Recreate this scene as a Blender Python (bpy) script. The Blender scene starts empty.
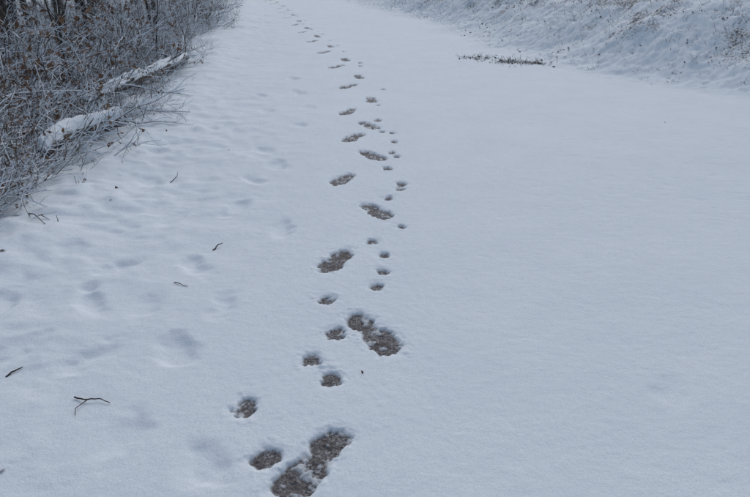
import bpy, math, random, time
import numpy as np
from mathutils import Vector
R=random.Random(7)
T0=time.time()
sc=bpy.context.scene
sc.view_settings.view_transform='Standard'; sc.view_settings.look='None'; sc.view_settings.exposure=0

# ---------------------------------------------------------------- noise
def vnoise(x,y,seed=0):
    xi=np.floor(x).astype(np.int64); yi=np.floor(y).astype(np.int64)
    fx=x-xi; fy=y-yi
    fx=fx*fx*fx*(fx*(fx*6-15)+10); fy=fy*fy*fy*(fy*(fy*6-15)+10)
    def h(a,b):
        n=(a*374761393+b*668265263+seed*982451653)&0xffffffff
        n=((n^(n>>13))*1274126177)&0xffffffff
        n=(n^(n>>16))&0xffffffff
        return n/4294967295.0*2-1
    a=h(xi,yi); b=h(xi+1,yi); c=h(xi,yi+1); d=h(xi+1,yi+1)
    return (a*(1-fx)+b*fx)*(1-fy)+(c*(1-fx)+d*fx)*fy
def fbm(x,y,seed=0,o=3):
    s=0; a=1; t=0
    for i in range(o):
        ca,sa=math.cos(i*1.1+.4),math.sin(i*1.1+.4)
        s=s+a*vnoise((x*ca-y*sa)*2**i+i*7.3,(x*sa+y*ca)*2**i-i*3.1,seed+i); t+=a; a*=.5
    return s/t
def sstep(a,b,x):
    t=np.clip((x-a)/(b-a),0,1); return t*t*(3-2*t)

# ---------------------------------------------------------------- terrain
YL=[-20,3.0,3.83,6.08,10.4,21.4,40,80]; XL=[-2.9,-2.40,-2.15,-2.15,-2.6,-4.0,-9,-24]
YR=[-20,3,7.45,9.9,15.6,23.7,40,80]; XR=[6.2,5.1,3.85,2.2,1.1,-1.3,-5.6,-20]
def xl(y): return np.interp(y,YL,XL)
def xr(y): return np.interp(y,YR,XR)
def base(x,y):
    wl=.24*fbm(x*1.3,y*1.3,11,3); wr=.40*fbm(x*.9,y*.9,17,3)
    el=xl(y)-x+wl; er=x-xr(y)+wr
    z=np.zeros_like(x)
    L=np.clip(el,0,None); Rr=np.clip(er,0,None)
    z=z-0.16*np.minimum(L,7)*sstep(0,.8,L)
    z=z+0.36*np.minimum(Rr,9)*sstep(-.2,1.8,Rr)
    z=z+.05*np.exp(-((el+.15)/.35)**2)
    vl=sstep(-2.0,-.3,el)
    onl=sstep(0,.5,el); onr=sstep(-.35,1.0,er)
    z=z+.012*fbm(x*.9,y*.9,3,2)
    lump=fbm(x*3.2,y*3.2,21,3)
    near=1-sstep(5,9,y)
    z=z+vl*(.026*lump+.028*np.clip(fbm(x*6,y*6,23,2),-.2,1))*(.5+.5*near)+(.0015+.004*vl*near)*fbm(x*9,y*9,25,2)
    z=z+onl*.10*fbm(x*2.4,y*2.4,31,3)
    z=z+onr*(.06*fbm(x*1.5,y*1.5,41,3)+.026*fbm(x*7,y*7,45,3)+.030*fbm(x*21,y*21,47,2))
    z=z+.0016*fbm(x*30,y*30,51,2)
    gr=sstep(.0,1.8,x)*sstep(2.6,4.6,y)*(1-onr)
    g2=fbm(x*17,y*17,55,2)
    z=z-gr*.010*np.clip(g2-.30,0,1)
    return z,el,er

shoes=[(-.15,1.81,-.23,1.65),(-.06,2.61,.03,2.46),(-.18,3.33,-.235,3.21),(-.03,4.07,.035,3.96),(-.21,4.70,-.25,4.60),(-.07,5.32,.01,5.20),(-.16,5.90,-.22,5.78),(-.10,6.33,-.03,6.22),(-.25,6.93,-.29,6.80)]
paws=[(-.47,2.00),(-.35,1.74),(-.26,2.32),(-.17,2.19),(-.23,2.83),(-.17,2.53),(.01,2.96),(.04,3.13),(-.02,3.53),(.05,3.34),(.16,3.75),(.18,4.54),(.17,4.44),(.09,4.25),(.09,4.90),(.14,5.35),(.18,5.22),(.16,5.69),(.03,6.48),(.06,6.04),(.15,6.01)]
TY=[7,7.43,8.01,9.06,10.19,12.14,14.17,16.73,21.5,30]; TX=[-.15,-.14,-.18,-.33,-.51,-.90,-1.38,-1.9,-2.9,-5]
y=7.5;k=0
while y<26:
    cx=float(np.interp(y,TY,TX)); s=(-1)**k
    shoes.append((cx+s*.07+.02,y+.07,cx+s*.12+R.uniform(-.03,.03),y-.07))
    for j in range(R.choice((1,2))): paws.append((cx+.2+R.uniform(-.14,.14),y+R.uniform(-.35,.35)))
    y+=.75+R.uniform(-.10,.10);k+=1
old=[(-.82,2.37),(-.85,1.86),(-1.34,2.80),(-.90,5.41),(-.86,4.61),(-1.51,6.08),(-.70,6.27),(-1.33,3.19),(-1.67,3.38),(1.1,2.08),(-.87,4.09),(-1.15,2.3),(-1.25,3.9),(-.95,3.2),(-.75,5.0),(-.7,7.1),(-.9,7.9),(-1.05,8.8),(-.55,3.7),(-1.6,4.6),(-1.75,5.3),(-1.05,2.75),(-.7,2.75),(-1.5,2.35),(-1.75,2.75),(-.55,1.7),(-1.1,6.9),(-1.3,7.7)]

def axis(segs):
    out=[]
    for a,b,s in segs:
        n=max(1,round((b-a)/s)); out+=list(np.linspace(a,b,n,endpoint=False))
    out.append(segs[-1][1]); return out
def grow(start,end,s,g):
    out=[];v=start;sg=1 if end>start else -1
    while (end-v)*sg>0:
        s*=g; v+=s*sg; out.append(v)
    return out
xm=axis([(-6.5,-2.8,.035),(-2.8,-.6,.013),(-.6,.28,.0045),(.28,1.6,.015),(1.6,7.0,.027)])
xs=np.array(sorted(grow(-6.5,-90,.04,1.06)+xm+grow(7.0,90,.035,1.06)))
ys=[1.25]
while ys[-1]<20:
    d=ys[-1]; ys.append(d+min(max(.0048,d*d*.00075),.032))
ys=np.array(sorted(grow(1.25,-40,.012,1.08)+ys+grow(ys[-1],150,.035,1.06)))
NX,NY=len(xs),len(ys)
X,Y=np.meshgrid(xs,ys)
Z,EL,ER=base(X,Y)
PR=np.zeros_like(X); ID=np.full(X.shape,-1,int)
def window(x0,x1,y0,y1):
    a,b=np.searchsorted(xs,[x0,x1]); c,d=np.searchsorted(ys,[y0,y1]); return slice(c,d),slice(a,b)
def ell(px,py,cx,cy,ang,a,b):
    dx,dy=px-cx,py-cy; c,s=math.cos(ang),math.sin(ang)
    u=(dx*c+dy*s)/a; v=(-dx*s+dy*c)/b
    r=np.sqrt(u*u+v*v)+1e-9
    return (r-1)*min(a,b)
def stamp(sdf,w,idn,depth,amp):
    px,py=X[w],Y[w]
    sdf=sdf+amp*fbm(px*17,py*17,61+idn,2)+.7*amp*fbm(px*48,py*48,63+idn,3)
    clump=np.clip(fbm(px*34,py*34,79+idn,3)-.22,0,1)
    fl=.003*fbm(px*60,py*60,71,2)+.003*vnoise(px*100,py*100,75)-.020*clump
    k=1-sstep(-.008,.006,sdf)
    Z[w]=Z[w]-k*(depth+fl)-.005*np.exp(-(np.clip(sdf,0,1)/.018)**2)*(1-k)+.006*np.clip(fbm(px*40,py*40,77,2),0,1)*np.exp(-((sdf-.02)/.02)**2)
    m=(1-sstep(-.009,.001,sdf))*(1-.6*sstep(.04,.2,clump))
    PR[w]=np.maximum(PR[w],m)
    idw=ID[w]; idw[sdf<.004]=idn; ID[w]=idw
names=[]
for i,(hx,hy,fx,fy) in enumerate(shoes):
    w=window(min(hx,fx)-.3,max(hx,fx)+.3,min(hy,fy)-.3,max(hy,fy)+.3)
    px,py=X[w],Y[w]; ang=math.atan2(fy-hy,fx-hx)
    far=1.04 if hy<3 else R.uniform(.88,.98)
    a=ell(px,py,hx,hy,ang,.085*far,.056*far); b=ell(px,py,fx,fy,ang+R.uniform(-.2,.2),.106*far,.070*far)
    k=.035; h=np.clip(.5+.5*(b-a)/k,0,1); s=b*(1-h)+a*h-k*h*(1-h)
    stamp(s,w,len(names),.018,.014); names.append('shoe_print')
for i,(cx,cy) in enumerate(paws):
    w=window(cx-.2,cx+.2,cy-.2,cy+.2); px,py=X[w],Y[w]; an=math.pi/2+R.uniform(-.9,.9)
    sz=R.uniform(.8,1.12)*(1.04 if cy<2.9 else .84)
    a=ell(px,py,cx,cy,an,.046*sz,.035*sz)
    o=R.uniform(-.5,.5)
    for t in (-.65,0,.65):
        a=np.minimum(a,ell(px,py,cx+math.sin(t+o)*.036*sz,cy-math.cos(t+o)*.038*sz,0,.016,.018))
    stamp(a,w,len(names),.017,.010); names.append('dog_paw_print')
for i,(cx,cy) in enumerate(old):
    w=window(cx-.5,cx+.5,cy-.5,cy+.5); px,py=X[w],Y[w]
    a=ell(px,py,cx,cy,1.57+R.uniform(-.7,.7),R.uniform(.09,.15),R.uniform(.05,.075))+.03*fbm(px*12,py*12,i,2)
    Z[w]-=(R.uniform(.016,.028) if cx<0 else .009)*(1-sstep(-.045,.035,a))
LI=np.clip(sstep(.0,.9,EL)*.95,0,1)*(.66+.5*fbm(X*1.1,Y*1.1,81,2))
LR=sstep(.0,1.5,ER)*(.56+.30*fbm(X*.8,Y*.8,85,3)+.30*fbm(X*4,Y*4,87,2))
for (cx,cy,r) in ((1.95,10.2,.25),(2.3,10.05,.18),(1.6,10.6,.15)):
    LR=np.maximum(LR,.95*np.exp(-(((X-cx)/r/1.3)**2+((Y-cy)/r)**2)))
LI=np.clip(np.maximum(LI,LR),0,1)
print('grid',NX,NY,time.time()-T0)

# materials ------------------------------------------------------------
def N(nt,t,**k):
    n=nt.nodes.new(t)
    for a,b in k.items(): setattr(n,a,b)
    return n
def mat(name):
    m=bpy.data.materials.new(name); m.use_nodes=True; nt=m.node_tree
    return m,nt,nt.nodes['Principled BSDF'],nt.links.new
def noise(nt,lk,vec,scale,detail=3,rough=.6):
    n=N(nt,'ShaderNodeTexNoise'); n.inputs['Scale'].default_value=scale; n.inputs['Detail'].default_value=detail; n.inputs['Roughness'].default_value=rough
    lk(vec,n.inputs['Vector']); return n.outputs['Fac']
def ramp(nt,lk,fac,stops):
    r=N(nt,'ShaderNodeValToRGB'); e=r.color_ramp.elements
    while len(e)<len(stops): e.new(.5)
    for q,(p,c) in zip(e,stops):
        q.position=p; q.color=(*c,1) if len(c)==3 else c
    lk(fac,r.inputs['Fac']); return r.outputs['Color']
def math_(nt,lk,op,a,b,clamp=False):
    n=N(nt,'ShaderNodeMath',operation=op); n.use_clamp=clamp
    for i,v in enumerate((a,b)):
        if isinstance(v,(int,float)): n.inputs[i].default_value=v
        else: lk(v,n.inputs[i])
    return n.outputs[0]
def mix(nt,lk,f,a,b):
    n=N(nt,'ShaderNodeMix',data_type='RGBA')
    lk(f,n.inputs[0]) if not isinstance(f,(int,float)) else setattr(n.inputs[0],'default_value',f)
    for i,v in ((6,a),(7,b)):
        if isinstance(v,tuple): n.inputs[i].default_value=(*v,1)
        else: lk(v,n.inputs[i])
    return n.outputs[2]
SNOW=(.78,.83,.86)
def groundmat(name,prints,litter):
    gm,nt,bs,lk=mat(name)
    V=N(nt,'ShaderNodeTexCoord').outputs['Object']
    fine=noise(nt,lk,V,200,2,.7)
    col=ramp(nt,lk,fine,[(.3,(.66,.72,.76)),(.6,(.80,.865,.89))])
    if not prints:
        col=mix(nt,lk,ramp(nt,lk,noise(nt,lk,V,2.5,3,.6),[(.35,(0,0,0)),(.7,(.4,.4,.4))]),col,(.67,.735,.78))
    if prints:
        ap=N(nt,'ShaderNodeAttribute',attribute_name='print').outputs['Fac']
        sl=ramp(nt,lk,noise(nt,lk,V,120,4,.85),[(.36,(.042,.038,.037)),(.48,(.105,.097,.095)),(.56,(.23,.22,.22)),(.64,(.56,.59,.62))])
        sl=mix(nt,lk,ramp(nt,lk,noise(nt,lk,V,16,3,.6),[(.44,(0,0,0)),(.64,(.7,.7,.7))]),sl,(.066,.056,.052))
        col=mix(nt,lk,ap,col,sl)
    if litter:
        al=N(nt,'ShaderNodeAttribute',attribute_name='litter').outputs['Fac']
        lit=ramp(nt,lk,noise(nt,lk,V,45,2,.7),[(.3,(.03,.025,.02)),(.5,(.08,.066,.052)),(.7,(.16,.13,.10))])
        n1=noise(nt,lk,V,30,4,.85)
        lm=math_(nt,lk,'SUBTRACT',math_(nt,lk,'ADD',math_(nt,lk,'MULTIPLY',al,.5),n1),.80)
        lm=math_(nt,lk,'MULTIPLY',lm,6,True)
        col=mix(nt,lk,lm,col,lit)
    lk(col,bs.inputs['Base Color']); bs.inputs['Roughness'].default_value=.75
    bs.inputs['Specular IOR Level'].default_value=.45 if prints else .2
    b2=N(nt,'ShaderNodeBump'); b2.inputs['Strength'].default_value=.6; b2.inputs['Distance'].default_value=.008
    lk(noise(nt,lk,V,38,5,.8),b2.inputs['Height']); lk(b2.outputs[0],bs.inputs['Normal'])
    return gm
m_path=groundmat('path_snow',False,False); m_print=groundmat('slush',True,False); m_ground=groundmat('snow_over_litter',False,True)

def plantmat(name,c0,c1,snow,thr,sc_=30,rough=.85,nsc=9):
    m,nt,bs,lk=mat(name)
    V=N(nt,'ShaderNodeTexCoord').outputs['Object']
    col=ramp(nt,lk,noise(nt,lk,V,sc_,1),[(.3,c0),(.7,c1)])
    if snow:
        g=N(nt,'ShaderNodeNewGeometry'); sx=N(nt,'ShaderNodeSeparateXYZ'); lk(g.outputs['Normal'],sx.inputs[0])
        f=math_(nt,lk,'ADD',sx.outputs[2],math_(nt,lk,'MULTIPLY',noise(nt,lk,V,nsc,1),.9))
        f=math_(nt,lk,'MULTIPLY',math_(nt,lk,'SUBTRACT',f,thr+.45),6,True)
        f=math_(nt,lk,'MULTIPLY',f,snow)
        col=mix(nt,lk,f,col,SNOW)
    lk(col,bs.inputs['Base Color']); bs.inputs['Roughness'].default_value=rough
    return m
twig_m=plantmat('twig_bark_snowed',(.038,.028,.021),(.12,.088,.062),.95,.20,12)
bark_m=plantmat('bark',(.020,.017,.015),(.070,.057,.047),.9,.5,18)
leaf_m=plantmat('dry_leaf',(.11,.06,.035),(.26,.15,.085),.6,.85,9)
grass_m=plantmat('dry_grass',(.05,.04,.03),(.17,.13,.095),.8,.35,7)
litter_m=plantmat('litter_leaf',(.05,.036,.026),(.16,.105,.07),.6,.6,9)
log_m=plantmat('log_bark',(.03,.026,.022),(.14,.12,.10),.95,.35,25)
dark_m=plantmat('wet_twig',(.02,.014,.011),(.06,.042,.032),0,.5,40)
sm,nt,bs,lk=mat('snow'); bs.inputs['Base Color'].default_value=(*SNOW,1); bs.inputs['Roughness'].default_value=.8
b=N(nt,'ShaderNodeBump'); b.inputs['Strength'].default_value=.6; b.inputs['Distance'].default_value=.012
tc=N(nt,'ShaderNodeTexCoord'); lk(noise(nt,lk,tc.outputs['Object'],40,4,.7),b.inputs['Height']); lk(b.outputs[0],bs.inputs['Normal'])

def mesh_from(name,verts,faces,attrs,mt):
    me=bpy.data.meshes.new(name); nf=len(faces)
    me.vertices.add(len(verts)); me.vertices.foreach_set('co',verts.astype(np.float32).ravel())
    me.loops.add(nf*4); me.loops.foreach_set('vertex_index',faces.astype(np.int32).ravel())
    me.polygons.add(nf); me.polygons.foreach_set('loop_start',np.arange(0,nf*4,4,dtype=np.int32))
    me.update(calc_edges=True)
    me.polygons.foreach_set('use_smooth',np.ones(nf,bool))
    for k,v in attrs.items():
        a=me.attributes.new(k,'FLOAT','POINT'); a.data.foreach_set('value',v.astype(np.float32))
    me.materials.append(mt)
    ob=bpy.data.objects.new(name,me); sc.collection.objects.link(ob); return ob
idx=np.arange(NX*NY).reshape(NY,NX)
F=np.stack([idx[:-1,:-1],idx[:-1,1:],idx[1:,1:],idx[1:,:-1]],-1).reshape(-1,4)
P=np.stack([X,Y,Z],-1).reshape(-1,3); pr=PR.ravel(); li=LI.ravel()
onp=((EL<-.25)&(ER<-.45)).ravel(); fid=ID.ravel()[F].max(1)
fpath=onp[F].all(1)
def sub(name,f,mt):
    if len(f)==0: return
    u,inv=np.unique(f.ravel(),return_inverse=True)
    return mesh_from(name,P[u],inv.reshape(-1,4),{'print':pr[u],'litter':li[u]},mt)
sub('ground',F[(~fpath)&(fid<0)],m_ground)
sub('snowy_path',F[fpath&(fid<0)],m_path)
hasf=np.nonzero(fid>=0)[0]; Fh=F[hasf]; ih=fid[hasf]
for i,n in enumerate(names): sub(n,Fh[ih==i],m_print)
print('terrain',time.time()-T0)

def hz(x,y):
    i=min(max(int(np.searchsorted(xs,x))-1,0),NX-2); j=min(max(int(np.searchsorted(ys,y))-1,0),NY-2)
    a=(x-xs[i])/(xs[i+1]-xs[i]); b=(y-ys[j])/(ys[j+1]-ys[j])
    return float((Z[j,i]*(1-a)+Z[j,i+1]*a)*(1-b)+(Z[j+1,i]*(1-a)+Z[j+1,i+1]*a)*b)

# ---------------------------------------------------------------- tubes
class TB:
    def __init__(s): s.v=[]; s.f=[]
    def tube(s,pts,rad,n=3,cap=True):
        b0=len(s.v); m=len(pts); cs=[(math.cos(2*math.pi*j/n+(math.pi/2 if n==4 else -math.pi/6 if n==3 else 0)),math.sin(2*math.pi*j/n+(math.pi/2 if n==4 else -math.pi/6 if n==3 else 0))) for j in range(n)]
        for i,p in enumerate(pts):
            d=(pts[min(i+1,m-1)]-pts[max(i-1,0)])
            if d.length<1e-9: d=Vector((0,0,1))
            d.normalize()
            a=d.cross(Vector((0,0,1)) if abs(d.z)<.97 else Vector((1,0,0))).normalized(); b=a.cross(d)
            r=rad[i]
            for c,q in cs: s.v.append(p+a*(c*r)+b*(q*r))
        for i in range(m-1):
            for j in range(n):
                k=(j+1)%n
                s.f.append((b0+i*n+j,b0+i*n+k,b0+(i+1)*n+k,b0+(i+1)*n+j))
        if cap: s.f.append(tuple(b0+(m-1)*n+j for j in range(n))); s.f.append(tuple(b0+n-1-j for j in range(n)))
    def mesh(s,name,m,smooth=False):
        me=bpy.data.meshes.new(name); me.from_pydata([tuple(v) for v in s.v],[],s.f)
        for q in (m if isinstance(m,list) else [m]): me.materials.append(q)
        if smooth: me.polygons.foreach_set('use_smooth',np.ones(len(me.polygons),bool))
        return me
    def obj(s,name,m,smooth=False):
        ob=bpy.data.objects.new(name,s.mesh(name,m,smooth)); sc.collection.objects.link(ob); return ob
def rv(r,s=1): return Vector((r.gauss(0,s),r.gauss(0,s),r.gauss(0,s)))
def stroke(p,d,L,n,wob,droop,r):
    pts=[p.copy()]; d=d.normalized()
    for i in range(n):
        d=(d+rv(r,wob)+Vector((0,0,-droop))).normalized(); p=p+d*(L/n); pts.append(p.copy())
    return pts
def taper(r0,r1,n): return [r0+(r1-r0)*i/(n-1) for i in range(n)]
def leaf(lf,p,s,r):
    a=rv(r).normalized()*s; b=a.cross(rv(r)).normalized()*s*.55; c=a.cross(b).normalized()*s*.25
    k=len(lf.v); lf.v+=[p-a,p+b+c,p+a,p-b+c]; lf.f+=[(k,k+1,k+2),(k,k+2,k+3)]

# trees ----------------------------------------------------------------
def tree_mesh(seed,H,r0,lean=.03):
    r=random.Random(seed); tb=TB()
    n=14; pts=stroke(Vector((0,0,-.3)),Vector((r.uniform(-lean,lean),r.uniform(-lean,lean),1)),H,n,.035,0,r)
    rad=[r0*(1-.85*(i/n)**1.1) for i in range(n+1)]; rad[0]*=1.3
    tb.tube(pts,rad,12)
    nb=int(H*2.4)
    for k in range(nb):
        t=r.uniform(.10,.98); i=min(int(t*n),n-1); p=pts[i].lerp(pts[i+1],t*n-i)
        a=r.uniform(0,6.28); L=(1-t*.75)*H*.27*r.uniform(.5,1.1)*(.45 if t<.3 else 1); br=rad[i]*.33*(.5 if t<.3 else 1)
        bp=stroke(p,Vector((math.cos(a),math.sin(a),r.uniform(.1,.9))),L,6,.14,-.03,r)
        tb.tube(bp,taper(br,br*.25,7),5)
        for q in range(6):
            j=r.randint(1,5); sp=stroke(bp[j],(bp[j+1]-bp[j]).normalized()+rv(r,.5),L*.4*r.uniform(.4,1),4,.18,0,r)
            tb.tube(sp,taper(br*.35,br*.1,5),3,False)
            for w in range(3):
                jj=r.randint(1,3); tp=stroke(sp[jj],(sp[jj+1]-sp[jj]).normalized()+rv(r,.6),L*.2,3,.2,0,r)
                tb.tube(tp,taper(br*.16,br*.06,4),3,False)
    return tb.mesh('bare_tree',bark_m,True)
TM=[tree_mesh(100+i,h,q) for i,(h,q) in enumerate([(13,.11),(11,.075),(9,.05),(15,.16),(5.5,.028),(7,.035)])]
def put(me,x,y,parent=None,s=1,name='bare_tree',rz=None,tilt=(0,0),dz=-.05):
    ob=bpy.data.objects.new(name,me); ob.location=(x,y,hz(x,y)+dz); ob.rotation_euler=(tilt[0],tilt[1],R.uniform(0,6.28) if rz is None else rz)
    ob.scale=(s,s,s); sc.collection.objects.link(ob)
    if parent: ob.parent=parent
    return ob
for m,x,y,s in ((0,-5.6,10.6,.95),(0,-4.85,10.9,.75),(2,-5.2,12.9,1),(2,-4.3,13.8,.8),(1,-7.2,15,1),(4,-3.75,12.0,.8),(5,-4.3,9.4,.6),(4,-3.6,8.2,.5),(4,-3.9,7.0,.4),(4,-3.4,10.8,.45)):
    put(TM[m],x,y,None,s)
put(TM[4],4.3,13.4,None,.35,'sapling'); put(TM[4],5.8,13.2,None,.4,'sapling'); put(TM[4],3.0,15.5,None,.3,'sapling'); put(TM[4],6.3,10.8,None,.25,'sapling')
fe=bpy.data.objects.new('distant_forest',None); sc.collection.objects.link(fe)
for i in range(150):
    yy=R.uniform(14,75)
    xx=float(xl(yy))-2.5-R.random()**1.3*26
    if i%4==0: xx=float(xr(yy))+9+R.random()*22; yy+=6
    put(TM[R.choice([0,1,2,3,2,5,4])],xx,yy,fe,R.uniform(.8,1.3),'forest_tree')
for i in range(20):
    yy=R.uniform(-25,11); xx=-R.uniform(8,25) if i%2 else R.uniform(14,28)
    put(TM[R.choice([0,1,3])],xx,yy,fe,R.uniform(.8,1.2),'forest_tree')
print('trees',time.time()-T0)

# undergrowth: instanced shrubs ---------------------------------------
def shrub(seed,leafy,low):
    r=random.Random(seed); tb=TB(); lf=TB()
    for s in range(18):
        a=r.uniform(0,6.28); rr=r.random()**.5*.4; p=Vector((math.cos(a)*rr,math.sin(a)*rr,-.03)); a2=r.uniform(0,6.28)
        L=r.uniform(.45,1.3); r0=r.uniform(.004,.0095)
        pts=stroke(p,Vector((math.cos(a2),math.sin(a2),r.uniform(.05,.5) if low else r.uniform(.4,2.2))),L,8,.15,r.uniform(0,.10),r)
        for q in pts: q.z=max(q.z,-.02)
        tb.tube(pts,taper(r0,r0*.4,9),4)
        for k in range(6):
            j=r.randint(1,7); l2=L*r.uniform(.2,.5); sp=stroke(pts[j],(pts[j+1]-pts[j]).normalized()+rv(r,.55),l2,5,.17,.02,r)
            tb.tube(sp,taper(r0*.55,r0*.28,6),3,False)
            for q in range(2):
                j2=r.randint(1,4); tp=stroke(sp[j2],(sp[j2+1]-sp[j2]).normalized()+rv(r,.6),l2*.45,3,.2,0,r)
                tb.tube(tp,taper(r0*.4,r0*.24,4),3,False)
                if r.random()<leafy:
                    for z_ in range(2): leaf(lf,tp[-1]+rv(r,.02),r.uniform(.022,.042),r)
    n0=len(tb.v); nf=len(tb.f); tb.v+=lf.v; tb.f+=[tuple(i+n0 for i in f) for f in lf.f]
    me=tb.mesh('brush_clump',[twig_m,leaf_m])
    mi=np.zeros(len(tb.f),np.int32); mi[nf:]=1; me.polygons.foreach_set('material_index',mi); return me
SH=[shrub(1,.0,False),shrub(2,.06,False),shrub(3,.5,False),shrub(4,0,True),shrub(5,.12,True),shrub(6,0.02,False),shrub(7,.03,True)]
be=bpy.data.objects.new('undergrowth_brush',None); sc.collection.objects.link(be)
for i in range(540):
    yy=3.3+21*R.random()**1.35; e=R.random()**.9*min(9,1.8+yy*.42); x=float(xl(yy))-.15-e
    s=min(1.1,.38+e*.6)*R.uniform(.7,1.3)
    m=R.choice([0,1,3,4,5,6,3,6,1]) if e>.5 else R.choice([3,4,6])
    if R.random()<.07: m=2
    put(SH[m],x,yy,be,s,'brush_clump',dz=0)
for (x,y,s) in ((-2.95,4.9,.6),(-3.2,5.6,.7),(-3.3,7.4,.6),(-2.75,4.2,.4),(-3.5,6.4,.8)):
    put(SH[2],x,y,be,s,'brush_clump',dz=.08)
for (x,y,s) in ((-2.7,5.6,.4),(-2.6,6.4,.4),(-2.95,8.3,.5),(-3.0,9.3,.5),(-2.9,7.6,.4),(-2.55,5.0,.35),(-2.5,6.0,.3),(-2.8,6.9,.45)):
    put(SH[R.choice([3,6])],x,y,be,s,'brush_clump',dz=.06)
for i in range(50):
    yy=R.uniform(8,22); x=float(xr(yy))+2.0+R.random()*6
    put(SH[R.choice([3,4,6])],x,yy,be,R.uniform(.15,.4),'brush_clump',dz=0)
tb=TB()
for (x,y,L,a,h) in ((-2.35,6.1,.75,.1,.10),(-2.5,6.6,.8,-.15,.12),(-2.55,5.0,.5,.6,.08),(-2.6,4.3,.5,.3,.06),(-2.7,7.6,.8,.15,.12),(-2.8,8.6,.8,.5,.1),(-2.7,4.9,.9,1.4,.25),(-3.1,4.4,1.1,1.2,.35),(-3.1,5.3,1.3,1.0,.3),(-3.2,6.0,1.2,1.3,.5),(-2.9,3.9,.7,.5,.1),(-3.0,6.6,1.3,1.1,.3),(-2.75,4.0,.9,1.0,.15)):
    p=Vector((x-.1,y,hz(x,y)+h)); pts=stroke(p,Vector((math.cos(a),math.sin(a),.05)),L,8,.14,.05,R)
    for q in pts: q.z=max(q.z,hz(q.x,q.y)+.02)
    tb.tube(pts,taper(.011,.003,9),5)
    for k in range(8):
        j=R.randint(1,7); sp=stroke(pts[j],(pts[j+1]-pts[j]).normalized()+rv(R,.5),L*.35,5,.2,.03,R)
        for q in sp: q.z=max(q.z,hz(q.x,q.y)+.012)
        tb.tube(sp,taper(.0045,.0018,6),3,False)
tb.obj('fallen_branches',twig_m)
print('brush',time.time()-T0)

# logs -----------------------------------------------------------------
def log(p0,p1,r0,r1,seed,name='fallen_log'):
    r=random.Random(seed); nl=80; ns=28; em=bpy.data.objects.new(name,None); sc.collection.objects.link(em)
    A=Vector(p0);B=Vector(p1); d=(B-A).normalized(); a=d.cross(Vector((0,0,1))).normalized(); b=a.cross(d)
    bend=r.uniform(-.09,.09); LEN=(B-A).length
    tt,jj=np.meshgrid(np.linspace(0,1,nl+1),np.arange(ns),indexing='ij')
    th=2*np.pi*jj/ns; thc=np.pi*(.10+.80*jj/(ns-1))
    nb=fbm(tt*LEN*2.4,np.cos(th)*1.3+seed*3,5,3); nc=fbm(tt*LEN*4.4,np.cos(thc)*2+seed*3,9,3)
    patch=sstep(-.22,.12,fbm(tt*LEN*2.6,np.cos(thc)*1.3+seed*5,13,3))*sstep(0,.03,tt)*sstep(0,.03,1-tt)
    def P_(t,u,v): return A.lerp(B,t)+a*(bend*math.sin(t*3.1)+u)+b*v+Vector((0,0,.03*math.sin(t*5)))
    tb=TB()
    for i in range(nl+1):
        t=i/nl; rr=r0+(r1-r0)*t
        for j in range(ns):
            q=rr*(1+.16*nb[i,j]+.03*math.sin(th[i,j]*9+t*4)); tb.v.append(P_(t,math.cos(th[i,j])*q,math.sin(th[i,j])*q))
    for i in range(nl):
        for j in range(ns): k=(j+1)%ns; tb.f.append((i*ns+j,i*ns+k,(i+1)*ns+k,(i+1)*ns+j))
    tb.f.append(tuple(range(ns))[::-1]); tb.f.append(tuple(nl*ns+j for j in range(ns)))
    o=tb.obj('bark',log_m,True); o.parent=em
    tb=TB()
    for i in range(nl+1):
        t=.01+.98*i/nl; rr=r0+(r1-r0)*t
        for j in range(ns):
            u=math.sin(thc[i,j]); edge=sstep(0,.25,np.array(min(j,ns-1-j)/(ns-1)))
            h=(.034+.034*nc[i,j])*float(edge)*patch[i,j]; q=rr*(.86+.16*patch[i,j])
            tb.v.append(P_(t,math.cos(thc[i,j])*q*(1+h*1.5),u*q+h))
    for i in range(nl):
        for j in range(ns-1): tb.f.append((i*ns+j,(i+1)*ns+j,(i+1)*ns+j+1,i*ns+j+1))
    o=tb.obj('snow_cap',sm,True); o.parent=em
    tb=TB()
    for k in range(6):
        t=r.uniform(.1,.9); c=A.lerp(B,t); s_=stroke(c,a*r.choice((-1,1))+b*r.uniform(.3,1),r.uniform(.2,.6),5,.12,0,r); tb.tube(s_,taper(r0*.22,r0*.06,6),6)
    o=tb.obj('branch_stub',twig_m); o.parent=em
log((-2.62,5.15,.04),(-2.40,6.30,.09),.060,.085,1)
log((-2.98,7.0,.06),(-2.78,10.2,.11),.075,.06,2)
log((5.9,12.6,hz(5.9,12.6)+.05),(8.6,13.3,hz(8.6,13.3)+.08),.06,.10,4)
log((4.9,11.9,hz(4.9,11.9)+.02),(5.9,12.1,hz(5.9,12.1)+.03),.03,.04,5)

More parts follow.
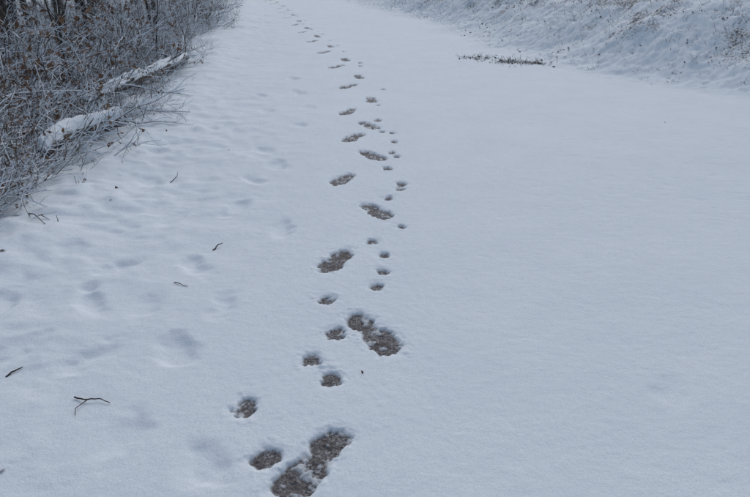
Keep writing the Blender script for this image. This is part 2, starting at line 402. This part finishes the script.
# bank grass and leaves -----------------------------------------------
tb=TB(); lf=TB()
for i in range(9500):
    yy=4.5+19*R.random(); e=.2+R.random()**.6*7.5; x=float(xr(yy))+e
    if x>11: continue
    if R.random()<.7:
        big=R.random()<.06 and e>1.2
        for k in range(R.randint(3,6)):
            a=R.uniform(0,6.28); L=R.uniform(.025,.10)*(2 if big else 1)*min(1,.5+e*.4); xx=x+R.gauss(0,.03); y2=yy+R.gauss(0,.03)
            pts=stroke(Vector((xx,y2,hz(xx,y2)-.01)),Vector((math.cos(a),math.sin(a),R.uniform(.3,1.6))),L,2,.2,.12,R); tb.tube(pts,taper(.003,.0013,3),3,False)
    else:
        for k in range(R.randint(1,3)):
            xx=x+R.gauss(0,.05); y2=yy+R.gauss(0,.05); leaf(lf,Vector((xx,y2,hz(xx,y2)+.006)),R.uniform(.012,.026),R)
for (cx,cy) in ((1.95,10.2),(2.3,10.05),(1.6,10.6)):
    for k in range(30):
        xx=cx+R.gauss(0,.15); y2=cy+R.gauss(0,.12); leaf(lf,Vector((xx,y2,hz(xx,y2)+.006)),R.uniform(.012,.03),R)
    for k in range(80):
        xx=cx+R.gauss(0,.15); y2=cy+R.gauss(0,.12); pts=stroke(Vector((xx,y2,hz(xx,y2)-.01)),Vector((R.gauss(0,1),R.gauss(0,1),.6)),.1,2,.2,.1,R); tb.tube(pts,taper(.004,.0015,3),3,False)
tb.obj('dry_grass',grass_m); lf.obj('leaf_litter',litter_m)
print('grass',time.time()-T0)

# small twigs lying on the path ---------------------------------------
def twig(pts2,r0,side=()):
    tb=TB(); P_=[Vector((x,y,hz(x,y)+h)) for x,y,h in pts2]
    Q=[]
    for i in range(len(P_)-1):
        for k in range(4): Q.append(P_[i].lerp(P_[i+1],k/4)+rv(R,.0015))
    Q.append(P_[-1]); tb.tube(Q,taper(r0,r0*.45,len(Q)),6)
    for s_ in side:
        S=[Vector((x,y,hz(x,y)+h)) for x,y,h in s_]; tb.tube(S,taper(r0*.6,r0*.3,len(S)),5)
    tb.obj('fallen_twig',dark_m,True)
twig([(-1.09,2.03,.008),(-1.05,2.01,.012),(-1.0,2.02,.012),(-.955,2.005,.006)],.0032,[[(-1.04,2.01,.01),(-1.06,1.96,.01),(-1.05,1.93,.004)]])
twig([(-.89,3.39,.0),(-.87,3.43,.015),(-.845,3.45,.02)],.004)
twig([(-.985,2.97,.004),(-.95,2.95,.006),(-.91,2.93,.003)],.0025)
twig([(-1.42,2.18,.0),(-1.40,2.21,.006),(-1.38,2.235,.004)],.004)
twig([(-2.11,3.86,.0),(-2.02,3.75,.03),(-1.92,3.66,.0)],.004)
twig([(-1.87,3.72,-.01),(-1.88,3.73,.04)],.003)
twig([(-1.46,4.6,.0),(-1.43,4.68,.02),(-1.44,4.74,.03)],.003)
tb=TB()
for (x,y,s_) in ((-.05,2.21,.011),(-1.17,1.66,.012),(-1.96,3.25,.02),(-1.98,3.2,.02),(2.75,6.35,.012),(-1.2,5.4,.012),(-1.7,4.1,.012),(-1.9,4.9,.015),(-1.85,5.9,.02)):
    leaf(tb,Vector((x,y,hz(x,y)+.004)),s_,R)
tb.obj('fallen_leaf',leaf_m)

# light ----------------------------------------------------------------
w=bpy.data.worlds.new('World'); sc.world=w; w.use_nodes=True; nt=w.node_tree
sky=nt.nodes.new('ShaderNodeTexSky'); sky.sky_type='NISHITA'; sky.sun_disc=False
EL_,AZ=math.radians(45),math.radians(10)
sky.sun_elevation=EL_; sky.sun_rotation=AZ; sky.dust_density=2; sky.air_density=1.0
hs=nt.nodes.new('ShaderNodeHueSaturation'); hs.inputs['Saturation'].default_value=.80
nt.links.new(sky.outputs[0],hs.inputs['Color'])
bg=nt.nodes['Background']; nt.links.new(hs.outputs[0],bg.inputs[0]); bg.inputs[1].default_value=.128
sd=bpy.data.lights.new('sun','SUN'); sd.energy=.55; sd.angle=math.radians(45); sd.color=(1,.98,.95)
so=bpy.data.objects.new('sun',sd); sc.collection.objects.link(so)
d=Vector((math.sin(AZ)*math.cos(EL_),math.cos(AZ)*math.cos(EL_),math.sin(EL_)))
so.rotation_euler=d.to_track_quat('Z','Y').to_euler()

cam=bpy.data.cameras.new('camera'); co=bpy.data.objects.new('camera',cam); sc.collection.objects.link(co)
cam.sensor_width=36; cam.lens=36*676/750; cam.clip_end=500; cam.clip_start=.05
co.location=(0,0,1.5); co.rotation_euler=(math.radians(90-23.8),0,0); sc.camera=co
print('done',time.time()-T0)
